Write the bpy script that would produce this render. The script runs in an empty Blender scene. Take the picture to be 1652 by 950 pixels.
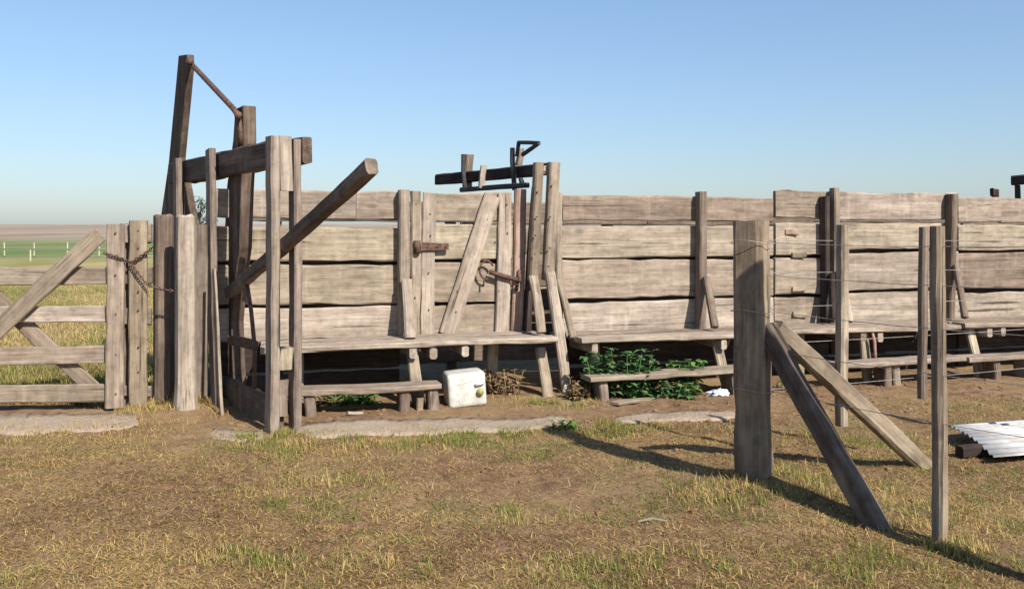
import bpy, bmesh, math, random
import numpy as np
from mathutils import Vector as V, Matrix

# ------------------------------------------------------------------ camera, sky, sun, exposure
F, H, CX, CY = 1450.0, 1.35, 826.0, 372.0          # focal length (px of a 1652 px frame), eye height, horizon
sc = bpy.context.scene
cam_d = bpy.data.cameras.new('camera'); cam = bpy.data.objects.new('camera', cam_d)
sc.collection.objects.link(cam); sc.camera = cam
cam.location = (0, 0, H); cam.rotation_euler = (math.radians(90), 0, 0)
cam_d.sensor_width = 36; cam_d.lens = 36*F/1652; cam_d.shift_y = -(475-CY)/1652
cam_d.clip_start = 0.05; cam_d.clip_end = 6000

SUN_EL = math.radians(40); SUN_XY = V((0.585, -0.811)).normalized()
world = bpy.data.worlds.new('World'); sc.world = world; world.use_nodes = True
wn = world.node_tree.nodes; wl = world.node_tree.links
bg = wn['Background']; sky = wn.new('ShaderNodeTexSky'); sky.sky_type = 'NISHITA'
sky.sun_disc = False; sky.sun_elevation = SUN_EL
sky.sun_rotation = math.atan2(SUN_XY.x, SUN_XY.y)
sky.air_density = 1.6; sky.dust_density = 7.0; sky.ozone_density = 6.0; sky.altitude = 2500
gm = wn.new('ShaderNodeGamma'); gm.inputs[1].default_value = 0.78; wb = wn.new('ShaderNodeMix'); wb.data_type = 'RGBA'; wb.blend_type = 'MULTIPLY'; wb.inputs[0].default_value = 1.0; wb.inputs[7].default_value = (0.955, 1.0, 1.075, 1)
wl.new(sky.outputs[0], gm.inputs[0]); wl.new(gm.outputs[0], wb.inputs[6]); wl.new(wb.outputs[2], bg.inputs[0]); bg.inputs[1].default_value = 0.122
sun_d = bpy.data.lights.new('sun', 'SUN'); sun = bpy.data.objects.new('sun', sun_d); sc.collection.objects.link(sun)
sun_d.energy = 5.0; sun_d.angle = math.radians(0.6); sun_d.color = (1.0, 0.93, 0.83)
sd = V((SUN_XY.x*math.cos(SUN_EL), SUN_XY.y*math.cos(SUN_EL), math.sin(SUN_EL)))
sun.rotation_euler = sd.to_track_quat('Z', 'Y').to_euler(); sun.location = sd*30
vs = sc.view_settings; vs.view_transform = 'Standard'; vs.look = 'None'; vs.gamma = 1.0
vs.use_curve_mapping = False; vs.exposure = 0.74

random.seed(7); rng = np.random.default_rng(7); C = sc.collection

# ------------------------------------------------------------------ geometry of the place
def P(px, py, d): return V(((px-CX)/F*d, d, H+(CY-py)/F*d))
def G(px, py): return P(px, py, F*H/(py-CY))
def on_plane(px, py, o, n):
    r = V(((px-CX)/F, 1, (CY-py)/F)); c = V((0, 0, H))
    return c + r*((o-c).dot(n)/r.dot(n))
A0 = V((-1.674, 6.633, 0)); U = V((0.9609, 0.2768, 0)); NB = V((-0.2768, 0.9609, 0)); Z = V((0, 0, 1))
WB = 0.55                                            # depth of the catwalk: the plank wall stands there
def W(s, b, z): return A0 + U*s + NB*b + Z*z
def wp(px, py, b): return on_plane(px, py, A0+NB*b, NB)
def s_of(px, b): return (wp(px, CY, b)-A0).dot(U)
def z_of(px, py, b): return wp(px, py, b).z
FN = V((-1.59, 5.97, 0)); FC = V((-0.575, 0.818, 0)); FE = V((-0.818, -0.575, 0))   # head gate frame: near foot, along, outward
def fp(px, py, off=0.0): return on_plane(px, py, FN+FE*off, FE)

def vnoise(x, y, seed=0):
    x = np.asarray(x, float); y = np.asarray(y, float)
    xi = np.floor(x).astype(np.int64); yi = np.floor(y).astype(np.int64); fx = x-xi; fy = y-yi
    fx = fx*fx*(3-2*fx); fy = fy*fy*(3-2*fy)
    def h(a, b):
        n = (a*374761393 + b*668265263 + seed*1274126177) & 0x7fffffff
        n = ((n ^ (n >> 13))*1274126177) & 0x7fffffff
        return ((n ^ (n >> 16)) & 0xffff)/65535.0
    return (h(xi, yi)*(1-fx)+h(xi+1, yi)*fx)*(1-fy) + (h(xi, yi+1)*(1-fx)+h(xi+1, yi+1)*fx)*fy
def fbm(x, y, seed=0, o=4):
    a = 0; k = 0.5; t = 0
    for i in range(o):
        a = a+k*vnoise(x*2**i, y*2**i, seed+i); t += k; k *= 0.5
    return a/t
def gz(x, y):
    x = np.asarray(x, float); y = np.asarray(y, float)
    r = np.exp(-((x-0.5)**2+(y-5)**2)/90.0)
    z = (fbm(x*0.8, y*0.8, 3)-0.5)*0.07 + (fbm(x*5, y*5, 11)-0.5)*0.042
    far = np.clip((np.hypot(x, y)-30)/300, 0, 1)*(fbm(x*0.01, y*0.01, 5)-0.6)*1.0
    hump = 0.055*np.exp(-((x-1.30)**2+(y-4.66)**2)/0.10)+0.03*np.exp(-((x+2.5)**2+(y-6.75)**2)/0.10)
    rise = 8.2*np.clip((y-110)/790, 0, 1)**1.3
    return z*r + far + hump + rise
def gzp(p): return float(gz(p.x, p.y))

# ------------------------------------------------------------------ materials
def new_mat(name):
    m = bpy.data.materials.new(name); m.use_nodes = True
    return m, m.node_tree.nodes, m.node_tree.links, m.node_tree.nodes['Principled BSDF']
def N_(n, t, **kw):
    o = n.new(t)
    for k, v in kw.items(): setattr(o, k, v)
    return o
def ramp(n, stops, interp='LINEAR'):
    r = n.new('ShaderNodeValToRGB'); r.color_ramp.interpolation = interp
    e = r.color_ramp.elements
    while len(e) < len(stops): e.new(0.5)
    for i, (p, c) in enumerate(stops):
        e[i].position = p; e[i].color = (c[0], c[1], c[2], 1) if not isinstance(c, (int, float)) else (c, c, c, 1)
    return r
def mixc(n, l, fac, a, b, mode='MIX'):
    m = n.new('ShaderNodeMix'); m.data_type = 'RGBA'; m.blend_type = mode
    for i, v in ((0, fac), (6, a), (7, b)):
        if hasattr(v, 'links'): l.new(v, m.inputs[i])
        elif isinstance(v, (int, float)): m.inputs[i].default_value = v
        else: m.inputs[i].default_value = (*v, 1)
    return m.outputs[2]
def noise(n, l, vec, scale, detail=4, rough=0.55, mscale=None, add=None):
    if mscale is not None:
        mp = n.new('ShaderNodeMapping'); mp.inputs['Scale'].default_value = mscale; l.new(vec, mp.inputs[0]); vec = mp.outputs[0]
    t = n.new('ShaderNodeTexNoise'); t.inputs['Scale'].default_value = scale
    t.inputs['Detail'].default_value = detail; t.inputs['Roughness'].default_value = rough; l.new(vec, t.inputs['Vector'])
    return t.outputs['Fac']

def wood(name, dark_, mid_, pale_, crack=(0.030, 0.022, 0.016), drip=0.35, lichen=0.25, bump=0.35):
    dark, mid, pale = (tuple(x*k for x, k in zip(c, (1.10, 1.08, 1.10))) for c in (dark_, mid_, pale_))
    m, n, l, b = new_mat(name)
    tc = n.new('ShaderNodeTexCoord'); oi = n.new('ShaderNodeObjectInfo')
    off = n.new('ShaderNodeVectorMath'); off.operation = 'MULTIPLY_ADD'
    cmb = n.new('ShaderNodeCombineXYZ')
    for i in range(3): l.new(oi.outputs['Random'], cmb.inputs[i])
    l.new(cmb.outputs[0], off.inputs[0]); off.inputs[1].default_value = (37, 19, 53); l.new(tc.outputs['Object'], off.inputs[2])
    vec = off.outputs[0]
    fib = noise(n, l, vec, 1.0, 6, 0.65, (2.2, 55, 55))
    wide = noise(n, l, vec, 1.0, 4, 0.6, (1.3, 9, 9))
    blot = noise(n, l, vec, 4.0, 5, 0.6)
    c = ramp(n, [(0.25, dark), (0.5, mid), (0.78, pale)]); l.new(wide, c.inputs[0])
    c2 = ramp(n, [(0.3, 0.62), (0.62, 1.12)]); l.new(fib, c2.inputs[0])
    col = mixc(n, l, 1.0, c.outputs[0], c2.outputs[0], 'MULTIPLY')
    # long drying cracks along the grain
    ck = noise(n, l, vec, 1.0, 3, 0.5, (0.9, 34, 34))
    cr = ramp(n, [(0.28, 0.85), (0.35, 0.0)]); l.new(ck, cr.inputs[0])
    col = mixc(n, l, cr.outputs[0], col, crack)
    # knots
    mp = n.new('ShaderNodeMapping'); mp.inputs['Scale'].default_value = (2.0, 5, 5); l.new(vec, mp.inputs[0])
    vo = n.new('ShaderNodeTexVoronoi'); vo.inputs['Scale'].default_value = 1.0; l.new(mp.outputs[0], vo.inputs['Vector'])
    kn = ramp(n, [(0.07, 0.5), (0.13, 0.0)]); l.new(vo.outputs['Distance'], kn.inputs[0])
    col = mixc(n, l, kn.outputs[0], col, tuple(x*0.45 for x in dark))
    # pale and grey-green weather blotches
    bl = ramp(n, [(0.55, 0.0), (0.75, 1.0)]); l.new(blot, bl.inputs[0])
    f1 = n.new('ShaderNodeMath'); f1.operation = 'MULTIPLY'; l.new(bl.outputs[0], f1.inputs[0]); f1.inputs[1].default_value = lichen
    col = mixc(n, l, f1.outputs[0], col, (0.34, 0.31, 0.22))
    # pale runs down the boards
    geo = n.new('ShaderNodeNewGeometry')
    dr = noise(n, l, geo.outputs['Position'], 1.0, 4, 0.6, (11, 11, 1.1))
    d2 = ramp(n, [(0.56, 0.0), (0.74, 1.0)]); l.new(dr, d2.inputs[0])
    f2 = n.new('ShaderNodeMath'); f2.operation = 'MULTIPLY'; l.new(d2.outputs[0], f2.inputs[0]); f2.inputs[1].default_value = drip
    col = mixc(n, l, f2.outputs[0], col, tuple(min(0.7, x*1.25) for x in pale))
    d3 = ramp(n, [(0.28, 1.0), (0.44, 0.0)]); l.new(dr, d3.inputs[0])
    f3 = n.new('ShaderNodeMath'); f3.operation = 'MULTIPLY'; l.new(d3.outputs[0], f3.inputs[0]); f3.inputs[1].default_value = drip*0.9
    col = mixc(n, l, f3.outputs[0], col, tuple(x*0.75 for x in dark))
    sp1 = noise(n, l, vec, 16.0, 5, 0.7, (0.7, 1, 1)); s1 = ramp(n, [(0.33, 0.70), (0.5, 1.0), (0.68, 1.16)]); l.new(sp1, s1.inputs[0])
    col = mixc(n, l, 0.85, col, s1.outputs[0], 'MULTIPLY')
    st = noise(n, l, vec, 2.3, 6, 0.72, (0.8, 1.6, 1.6)); s2 = ramp(n, [(0.58, 0.0), (0.70, 0.55)]); l.new(st, s2.inputs[0])
    col = mixc(n, l, s2.outputs[0], col, tuple(x*0.85 for x in dark))
    rs = noise(n, l, geo.outputs['Position'], 1.0, 3, 0.6, (26, 26, 2.4)); s3 = ramp(n, [(0.67, 0.0), (0.74, 0.45*drip)]); l.new(rs, s3.inputs[0])
    col = mixc(n, l, s3.outputs[0], col, (0.13, 0.060, 0.030))
    hs = n.new('ShaderNodeHueSaturation')
    mrh = n.new('ShaderNodeMapRange'); rnd = n.new('ShaderNodeMath'); rnd.operation = 'MULTIPLY'; l.new(oi.outputs['Random'], rnd.inputs[0]); rnd.inputs[1].default_value = 17.3
    frc = n.new('ShaderNodeMath'); frc.operation = 'FRACT'; l.new(rnd.outputs[0], frc.inputs[0]); l.new(frc.outputs[0], mrh.inputs[0]); mrh.inputs[3].default_value = 0.497; mrh.inputs[4].default_value = 0.508
    l.new(mrh.outputs[0], hs.inputs['Hue'])
    mr = n.new('ShaderNodeMapRange'); l.new(oi.outputs['Random'], mr.inputs[0]); mr.inputs[3].default_value = 0.66; mr.inputs[4].default_value = 0.94
    l.new(mr.outputs[0], hs.inputs['Value'])
    mr2 = n.new('ShaderNodeMapRange'); l.new(oi.outputs['Random'], mr2.inputs[0]); mr2.inputs[3].default_value = 0.98; mr2.inputs[4].default_value = 0.78
    l.new(mr2.outputs[0], hs.inputs['Saturation']); l.new(col, hs.inputs['Color'])
    l.new(hs.outputs[0], b.inputs['Base Color']); b.inputs['Roughness'].default_value = 0.88
    b.inputs['Specular IOR Level'].default_value = 0.2
    ad = n.new('ShaderNodeMath'); ad.operation = 'MULTIPLY_ADD'; l.new(cr.outputs[0], ad.inputs[0]); ad.inputs[1].default_value = -0.8; l.new(fib, ad.inputs[2])
    bp = n.new('ShaderNodeBump'); bp.inputs['Strength'].default_value = bump; bp.inputs['Distance'].default_value = 0.006
    l.new(ad.outputs[0], bp.inputs['Height']); l.new(bp.outputs[0], b.inputs['Normal'])
    return m
WOOD = wood('weathered_board', (0.155, 0.117, 0.085), (0.275, 0.214, 0.158), (0.40, 0.322, 0.246))
WOODP = wood('pale_board', (0.195, 0.152, 0.108), (0.325, 0.259, 0.190), (0.44, 0.362, 0.275), drip=0.25)
WOODY = wood('sallow_board', (0.185, 0.144, 0.093), (0.31, 0.250, 0.166), (0.41, 0.342, 0.237), lichen=0.4)
WOODD = wood('shade_dark_timber', (0.024, 0.017, 0.015), (0.050, 0.035, 0.030), (0.11, 0.080, 0.066), crack=(0.012, 0.009, 0.008), drip=0.10, lichen=0.05)  # dark timber, made darker still to carry shade in its colour
WOODM = wood('grey_brown_timber', (0.105, 0.077, 0.057), (0.20, 0.150, 0.112), (0.32, 0.250, 0.190), drip=0.25)
WOODK = wood('shade_brown_timber', (0.052, 0.034, 0.024), (0.108, 0.074, 0.053), (0.21, 0.152, 0.110), drip=0.35, lichen=0.25, bump=0.7)  # brown timber with shade put into its colour, for head gate and brace
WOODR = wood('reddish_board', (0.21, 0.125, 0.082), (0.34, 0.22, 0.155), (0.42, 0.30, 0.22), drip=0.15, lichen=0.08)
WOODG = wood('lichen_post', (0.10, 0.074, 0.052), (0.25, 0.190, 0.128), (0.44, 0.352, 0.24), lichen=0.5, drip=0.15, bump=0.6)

def simple(name, col, rough=0.7, metal=0.0, var=0.25, scale=30, col2=None, bump=0.1):
    m, n, l, b = new_mat(name); tc = n.new('ShaderNodeTexCoord')
    f = noise(n, l, tc.outputs['Object'], scale, 5, 0.6)
    r = ramp(n, [(0.35, tuple(x*(1-var) for x in col)), (0.65, col2 or tuple(min(1, x*(1+var)) for x in col))]); l.new(f, r.inputs[0])
    l.new(r.outputs[0], b.inputs['Base Color']); b.inputs['Roughness'].default_value = rough; b.inputs['Metallic'].default_value = metal
    bp = n.new('ShaderNodeBump'); bp.inputs['Strength'].default_value = bump; bp.inputs['Distance'].default_value = 0.004
    l.new(f, bp.inputs['Height']); l.new(bp.outputs[0], b.inputs['Normal'])
    return m
IRON = simple('rusty_iron', (0.085, 0.048, 0.036), 0.75, 0.3, 0.5, 40, (0.16, 0.085, 0.06))
BLACK = simple('tarred_iron', (0.030, 0.028, 0.032), 0.65, 0.2, 0.4, 30)
WIRE = simple('fence_wire', (0.30, 0.28, 0.26), 0.6, 0.4, 0.3, 60)
PLASTIC = simple('white_plastic', (0.50, 0.475, 0.40), 0.42, 0, 0.25, 7, (0.58, 0.58, 0.55), 0.05)
CAP = simple('olive_cap', (0.26, 0.25, 0.09), 0.5)
GREY = simple('scuffed_plastic', (0.50, 0.50, 0.46), 0.5)
ZINC = simple('galvanised_sheet', (0.42, 0.39, 0.35), 0.55, 0.1, 0.3, 4, (0.54, 0.54, 0.53), 0.03)
BAG = simple('bag_plastic', (0.45, 0.55, 0.72), 0.4, 0, 0.3, 14, (0.75, 0.78, 0.82))
REDTUBE = simple('red_rag', (0.27, 0.14, 0.10), 0.8)
def conc():
    m, n, l, b = new_mat('old_concrete'); g = n.new('ShaderNodeNewGeometry'); pos = g.outputs['Position']
    f = noise(n, l, pos, 6, 6, 0.65); f2 = noise(n, l, pos, 45, 4, 0.7); f3 = noise(n, l, pos, 2.2, 5, 0.7)
    c1 = ramp(n, [(0.3, (0.225, 0.175, 0.128)), (0.7, (0.36, 0.290, 0.220))]); l.new(f2, c1.inputs[0])
    so = ramp(n, [(0.3, (0.17, 0.113, 0.073)), (0.7, (0.26, 0.185, 0.124))]); l.new(f2, so.inputs[0])
    k = ramp(n, [(0.56, 0.0), (0.72, 0.6)]); l.new(f3, k.inputs[0]); col = mixc(n, l, k.outputs[0], c1.outputs[0], so.outputs[0])
    l.new(col, b.inputs['Base Color']); b.inputs['Roughness'].default_value = 0.95; b.inputs['Specular IOR Level'].default_value = 0.1
    ad = n.new('ShaderNodeMath'); ad.operation = 'MULTIPLY_ADD'; l.new(f, ad.inputs[0]); ad.inputs[1].default_value = 2.0; l.new(f2, ad.inputs[2])
    bp = n.new('ShaderNodeBump'); bp.inputs['Strength'].default_value = 0.8; bp.inputs['Distance'].default_value = 0.012
    l.new(ad.outputs[0], bp.inputs['Height']); l.new(bp.outputs[0], b.inputs['Normal']); return m
CONC = conc()
PAINTW = simple('pale_post_wood', (0.40, 0.38, 0.30), 0.8)
BARK = simple('tree_bark', (0.09, 0.07, 0.05), 0.9)

def leaf_mat(name, attr=True, col=(0.06, 0.1, 0.03), trans=0.35):
    m, n, l, b = new_mat(name)
    if attr:
        a = n.new('ShaderNodeAttribute'); a.attribute_name = 'col'; l.new(a.outputs['Color'], b.inputs['Base Color']); cs = a.outputs['Color']
    else:
        oi = n.new('ShaderNodeNewGeometry'); r = ramp(n, [(0, tuple(x*0.5 for x in col)), (0.86, tuple(x*1.6 for x in col)), (1, (0.26, 0.23, 0.08))])
        l.new(oi.outputs['Random Per Island'], r.inputs[0]); cs = r.outputs[0]; l.new(cs, b.inputs['Base Color'])
    b.inputs['Roughness'].default_value = 0.65; b.inputs['Specular IOR Level'].default_value = 0.25
    tr = n.new('ShaderNodeBsdfTranslucent'); l.new(cs, tr.inputs[0]); mx = n.new('ShaderNodeMixShader'); mx.inputs[0].default_value = trans
    l.new(b.outputs[0], mx.inputs[1]); l.new(tr.outputs[0], mx.inputs[2]); l.new(mx.outputs[0], n['Material Output'].inputs[0])
    return m
GRASS = leaf_mat('grass_blades'); LEAF = leaf_mat('weed_leaves', False, (0.11, 0.22, 0.055), 0.4)
LEAF2 = leaf_mat('nettle_leaves', False, (0.085, 0.18, 0.065), 0.4)
DRYLEAF = leaf_mat('withered_leaves', False, (0.22, 0.15, 0.08), 0.2); TREELEAF = leaf_mat('tree_leaves', False, (0.05, 0.065, 0.04), 0.2)

def ground_mat():
    m, n, l, b = new_mat('pasture_soil'); g = n.new('ShaderNodeNewGeometry'); pos = g.outputs['Position']
    f1 = noise(n, l, pos, 1.1, 5, 0.6); f2 = noise(n, l, pos, 9, 6, 0.65); f3 = noise(n, l, pos, 70, 4, 0.7)
    soil = ramp(n, [(0.3, (0.105, 0.062, 0.036)), (0.55, (0.20, 0.122, 0.072)), (0.75, (0.285, 0.187, 0.114))]); l.new(f2, soil.inputs[0])
    straw = ramp(n, [(0.3, (0.165, 0.112, 0.057)), (0.7, (0.31, 0.222, 0.118))]); l.new(f3, straw.inputs[0])
    a1 = ramp(n, [(0.42, 0), (0.62, 0.85)]); l.new(f1, a1.inputs[0])
    col = mixc(n, l, a1.outputs[0], soil.outputs[0], straw.outputs[0])
    # pasture beyond the yard
    sp = n.new('ShaderNodeSeparateXYZ'); l.new(pos, sp.inputs[0])
    yn = n.new('ShaderNodeMath'); yn.operation = 'MULTIPLY_ADD'; l.new(f1, yn.inputs[0]); yn.inputs[1].default_value = 5.0; l.new(sp.outputs[1], yn.inputs[2])
    mr = n.new('ShaderNodeMapRange'); l.new(yn.outputs[0], mr.inputs[0]); mr.inputs[1].default_value = 11; mr.inputs[2].default_value = 16
    pg = noise(n, l, pos, 0.5, 6, 0.7, (0.5, 0.12, 1)); 
    past = ramp(n, [(0.35, (0.16, 0.16, 0.052)), (0.5, (0.27, 0.235, 0.10)), (0.7, (0.35, 0.275, 0.14))]); l.new(pg, past.inputs[0])
    col = mixc(n, l, mr.outputs[0], col, past.outputs[0])
    mr2 = n.new('ShaderNodeMapRange'); l.new(sp.outputs[1], mr2.inputs[0]); mr2.inputs[1].default_value = 40; mr2.inputs[2].default_value = 50
    pf = noise(n, l, pos, 0.2, 5, 0.7, (0.4, 0.1, 1))
    grn = ramp(n, [(0.3, (0.09, 0.135, 0.045)), (0.7, (0.18, 0.20, 0.075))]); l.new(pf, grn.inputs[0])
    col = mixc(n, l, mr2.outputs[0], col, grn.outputs[0])
    yb = n.new('ShaderNodeMath'); yb.operation = 'MULTIPLY_ADD'; l.new(pf, yb.inputs[0]); yb.inputs[1].default_value = 60.0; l.new(sp.outputs[1], yb.inputs[2])
    mr3 = n.new('ShaderNodeMapRange'); l.new(yb.outputs[0], mr3.inputs[0]); mr3.inputs[1].default_value = 120; mr3.inputs[2].default_value = 190
    pd = noise(n, l, pos, 0.05, 6, 0.7, (0.5, 0.12, 1))
    dryf = ramp(n, [(0.35, (0.20, 0.155, 0.115)), (0.65, (0.33, 0.265, 0.205))]); l.new(pd, dryf.inputs[0])
    col = mixc(n, l, mr3.outputs[0], col, dryf.outputs[0])
    l.new(col, b.inputs['Base Color']); b.inputs['Roughness'].default_value = 0.95; b.inputs['Specular IOR Level'].default_value = 0.1
    ad = n.new('ShaderNodeMath'); ad.operation = 'MULTIPLY_ADD'; l.new(f2, ad.inputs[0]); ad.inputs[1].default_value = 2.0; l.new(f3, ad.inputs[2])
    bp = n.new('ShaderNodeBump'); bp.inputs['Strength'].default_value = 0.7; bp.inputs['Distance'].default_value = 0.015
    l.new(ad.outputs[0], bp.inputs['Height']); l.new(bp.outputs[0], b.inputs['Normal'])
    return m
SOIL = ground_mat()

# ------------------------------------------------------------------ builders
def thing(name, label, cat, loc=(0, 0, 0), group=None):
    o = bpy.data.objects.new(name, None); C.objects.link(o); o.location = loc; o.empty_display_size = 0.1
    o['label'] = label; o['category'] = cat
    if group: o['group'] = group
    return o
def tag(o, label, cat, group=None):
    o['label'] = label; o['category'] = cat
    if group: o['group'] = group
    return o
def origin(o):
    p = V((0, 0, 0))
    while o is not None: p = p+V(o.location); o = o.parent
    return p
def link(name, me, mat, parent=None, mtx=None):
    o = bpy.data.objects.new(name, me); C.objects.link(o)
    if mat is not None and not me.materials: me.materials.append(mat)
    mtx = mtx or Matrix()
    if parent is not None:
        o.parent = parent
        mtx = parent.matrix_basis.inverted() @ mtx if parent.parent is None else (parent.parent.matrix_basis @ parent.matrix_basis).inverted() @ mtx
    o.matrix_basis = mtx
    return o
def mesh(name, verts, faces, smooth=False):
    me = bpy.data.meshes.new(name); me.from_pydata([tuple(v) for v in verts], [], faces); me.update()
    if smooth:
        for p in me.polygons: p.use_smooth = True
    return me
def frame_mtx(p0, p1, face):
    x = (p1-p0).normalized(); y = face-x*face.dot(x); y.normalize(); z = x.cross(y)
    m = Matrix((x, y, z)).transposed().to_4x4(); m.translation = p0
    return m
def plank_mesh(L, w, t, n=None, warp=0.008, taper=1.0, rough=0.08, bow=0.0):
    n = n if n == 2 else max(n or 2, min(16, int(L/0.16)+1)); c = min(0.012, t*0.22, w*0.2) if w < 0.155 or L > 1.6 or t < 0.1 else 0.03
    vs_, fs = [], []; ph = random.random()*6
    for i in range(n+1):
        f = i/n; k = 1+(taper-1)*f
        oy = warp*math.sin(ph+f*4)+random.uniform(-1, 1)*warp*0.25
        oz = warp*0.8*math.sin(ph*2+f*3)+bow*math.sin(math.pi*f)
        hw = w*k/2*(1+random.uniform(-rough, rough)*0.5); ht = t/2*(1+random.uniform(-rough, rough))
        ex = random.uniform(-0.007, 0.007) if i in (0, n) else 0
        sec = [(-ht+c, -hw), (ht-c, -hw), (ht, -hw+c), (ht, hw-c), (ht-c, hw), (-ht+c, hw), (-ht, hw-c), (-ht, -hw+c)]
        for (y, z) in sec:
            vs_.append((L*f+ex+random.uniform(-0.002, 0.002), y+oy+random.uniform(-1, 1)*0.0018, z+oz+random.uniform(-1, 1)*min(0.005, w*0.03)))
    for i in range(n):
        for j in range(8):
            a = i*8+j; b2 = i*8+(j+1) % 8
            fs.append((a, a+8, b2+8, b2))
    fs.append(tuple(range(8))); fs.append(tuple(range(n*8+7, n*8-1, -1)))
    return mesh('plank', vs_, fs)
def plank(parent, name, p0, p1, w, t, face, mat=WOOD, **kw):
    p0, p1 = V(p0), V(p1)
    me = plank_mesh((p1-p0).length, w, t, **kw)
    return link(name, me, mat, parent, frame_mtx(p0, p1, V(face)))
def tube_mesh(pts, r, seg=6, closed=False):
    pts = [V(p) for p in pts]; n = len(pts); vs_, fs = [], []; up = V((0, 0, 1))
    for i, p in enumerate(pts):
        d = (pts[min(i+1, n-1)]-pts[max(i-1, 0)]).normalized()
        a = d.cross(up if abs(d.z) < 0.95 else V((1, 0, 0))).normalized(); b = d.cross(a)
        rr = r[i] if isinstance(r, (list, tuple)) else r
        for k in range(seg):
            t = 2*math.pi*k/seg; vs_.append(p+a*math.cos(t)*rr+b*math.sin(t)*rr)
    for i in range(n-1):
        for k in range(seg):
            a = i*seg+k; b = i*seg+(k+1) % seg; fs.append((a, b, b+seg, a+seg))
    fs.append(tuple(range(seg-1, -1, -1))); fs.append(tuple((n-1)*seg+k for k in range(seg)))
    return mesh('tube', vs_, fs, True)
def tube(parent, name, pts, r, mat, seg=6): return link(name, tube_mesh(pts, r, seg), mat, parent)
def round_post_mesh(h, r, seg=16, rings=14, lump=0.06, flat=1.0, seed=0, lean=(0, 0), flare=0.15, dome=0.02):
    vs_, fs = [], []; rr = random.Random(seed)
    gro = [rr.uniform(-lump, lump) for _ in range(seg)]
    for i in range(rings+1):
        f = i/rings; z = -0.08+(h+0.08)*f
        k = 1+flare*max(0, 1-f*4)**2 - 0.05*f
        for j in range(seg):
            t = 2*math.pi*j/seg
            q = r*k*(1+gro[j]+0.35*lump*math.sin(f*5+j*1.7)+rr.uniform(-1, 1)*lump*0.15)
            vs_.append((math.cos(t)*q+lean[0]*f, math.sin(t)*q*flat+lean[1]*f, z+(rr.uniform(-0.008, 0.008) if i == rings else 0)))
    b0 = len(vs_)
    for j in range(seg):
        v = vs_[rings*seg+j]; vs_.append((lean[0]+(v[0]-lean[0])*0.8, lean[1]+(v[1]-lean[1])*0.8, h+dome*0.6+rr.uniform(-0.01, 0.01)))
    vs_.append((lean[0], lean[1], h+dome*0.5))
    for i in range(rings+1):
        for j in range(seg):
            a = i*seg+j; b = i*seg+(j+1) % seg; fs.append((a, b, b+seg, a+seg))
    for j in range(seg): fs.append((b0+j, b0+(j+1) % seg, len(vs_)-1))
    # grain must run along local X in the wood material: stand the mesh along X, turned up by the object matrix
    vs_ = [(z, x, y) for (x, y, z) in vs_]
    return mesh('post', vs_, fs, False)
UPM = Matrix(((0, 1, 0, 0), (0, 0, 1, 0), (1, 0, 0, 0), (0, 0, 0, 1)))   # local X -> world Z
def standing(p, ang=0): return Matrix.Translation(p) @ Matrix.Rotation(ang, 4, 'Z') @ UPM
def plate(parent, name, pts, off_vec, mat, grain=None):
    """a thick board of free outline: pts are the world points of one face, off_vec its thickness"""
    pts = [V(p) for p in pts]; ov = V(off_vec); o = sum(pts, V())/len(pts)
    gx = (grain or Z).normalized(); gy = ov.normalized(); gzv = gx.cross(gy).normalized(); gx = gy.cross(gzv)
    m = Matrix((gx, gy, gzv)).transposed().to_4x4(); m.translation = o; inv = m.inverted()
    n = len(pts); vs_ = [inv @ p for p in pts]+[inv @ (p+ov) for p in pts]
    fs = [tuple(range(n)), tuple(range(2*n-1, n-1, -1))]+[(i, i+n, (i+1) % n+n, (i+1) % n) for i in range(n)]
    me = mesh('plate', vs_, fs)
    bm = bmesh.new(); bm.from_mesh(me); bmesh.ops.recalc_face_normals(bm, faces=bm.faces)
    bmesh.ops.bevel(bm, geom=list(bm.edges), offset=0.006, segments=1, affect='EDGES', clamp_overlap=True); bm.to_mesh(me); bm.free()
    return link(name, me, mat, parent, m)
def box_bm(bm, c, sz, rot=None):
    r = bmesh.ops.create_cube(bm, size=1.0); m = Matrix.Translation(c) @ (rot or Matrix()) @ Matrix.Diagonal((*sz, 1))
    bmesh.ops.transform(bm, matrix=m, verts=r['verts']); return r['verts']
def nails(parent, pts, face, r=0.009, name='nail_heads'):
    bm = bmesh.new(); q = V(face).to_track_quat('Z', 'Y').to_matrix().to_4x4()
    for p in pts:
        bmesh.ops.create_cone(bm, cap_ends=True, segments=7, radius1=r, radius2=r*0.75, depth=0.012, matrix=Matrix.Translation(p) @ q)
    me = bpy.data.meshes.new('nails'); bm.to_mesh(me); bm.free()
    o = link(name, me, IRON, parent); o['kind'] = 'stuff'; return o

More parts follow.
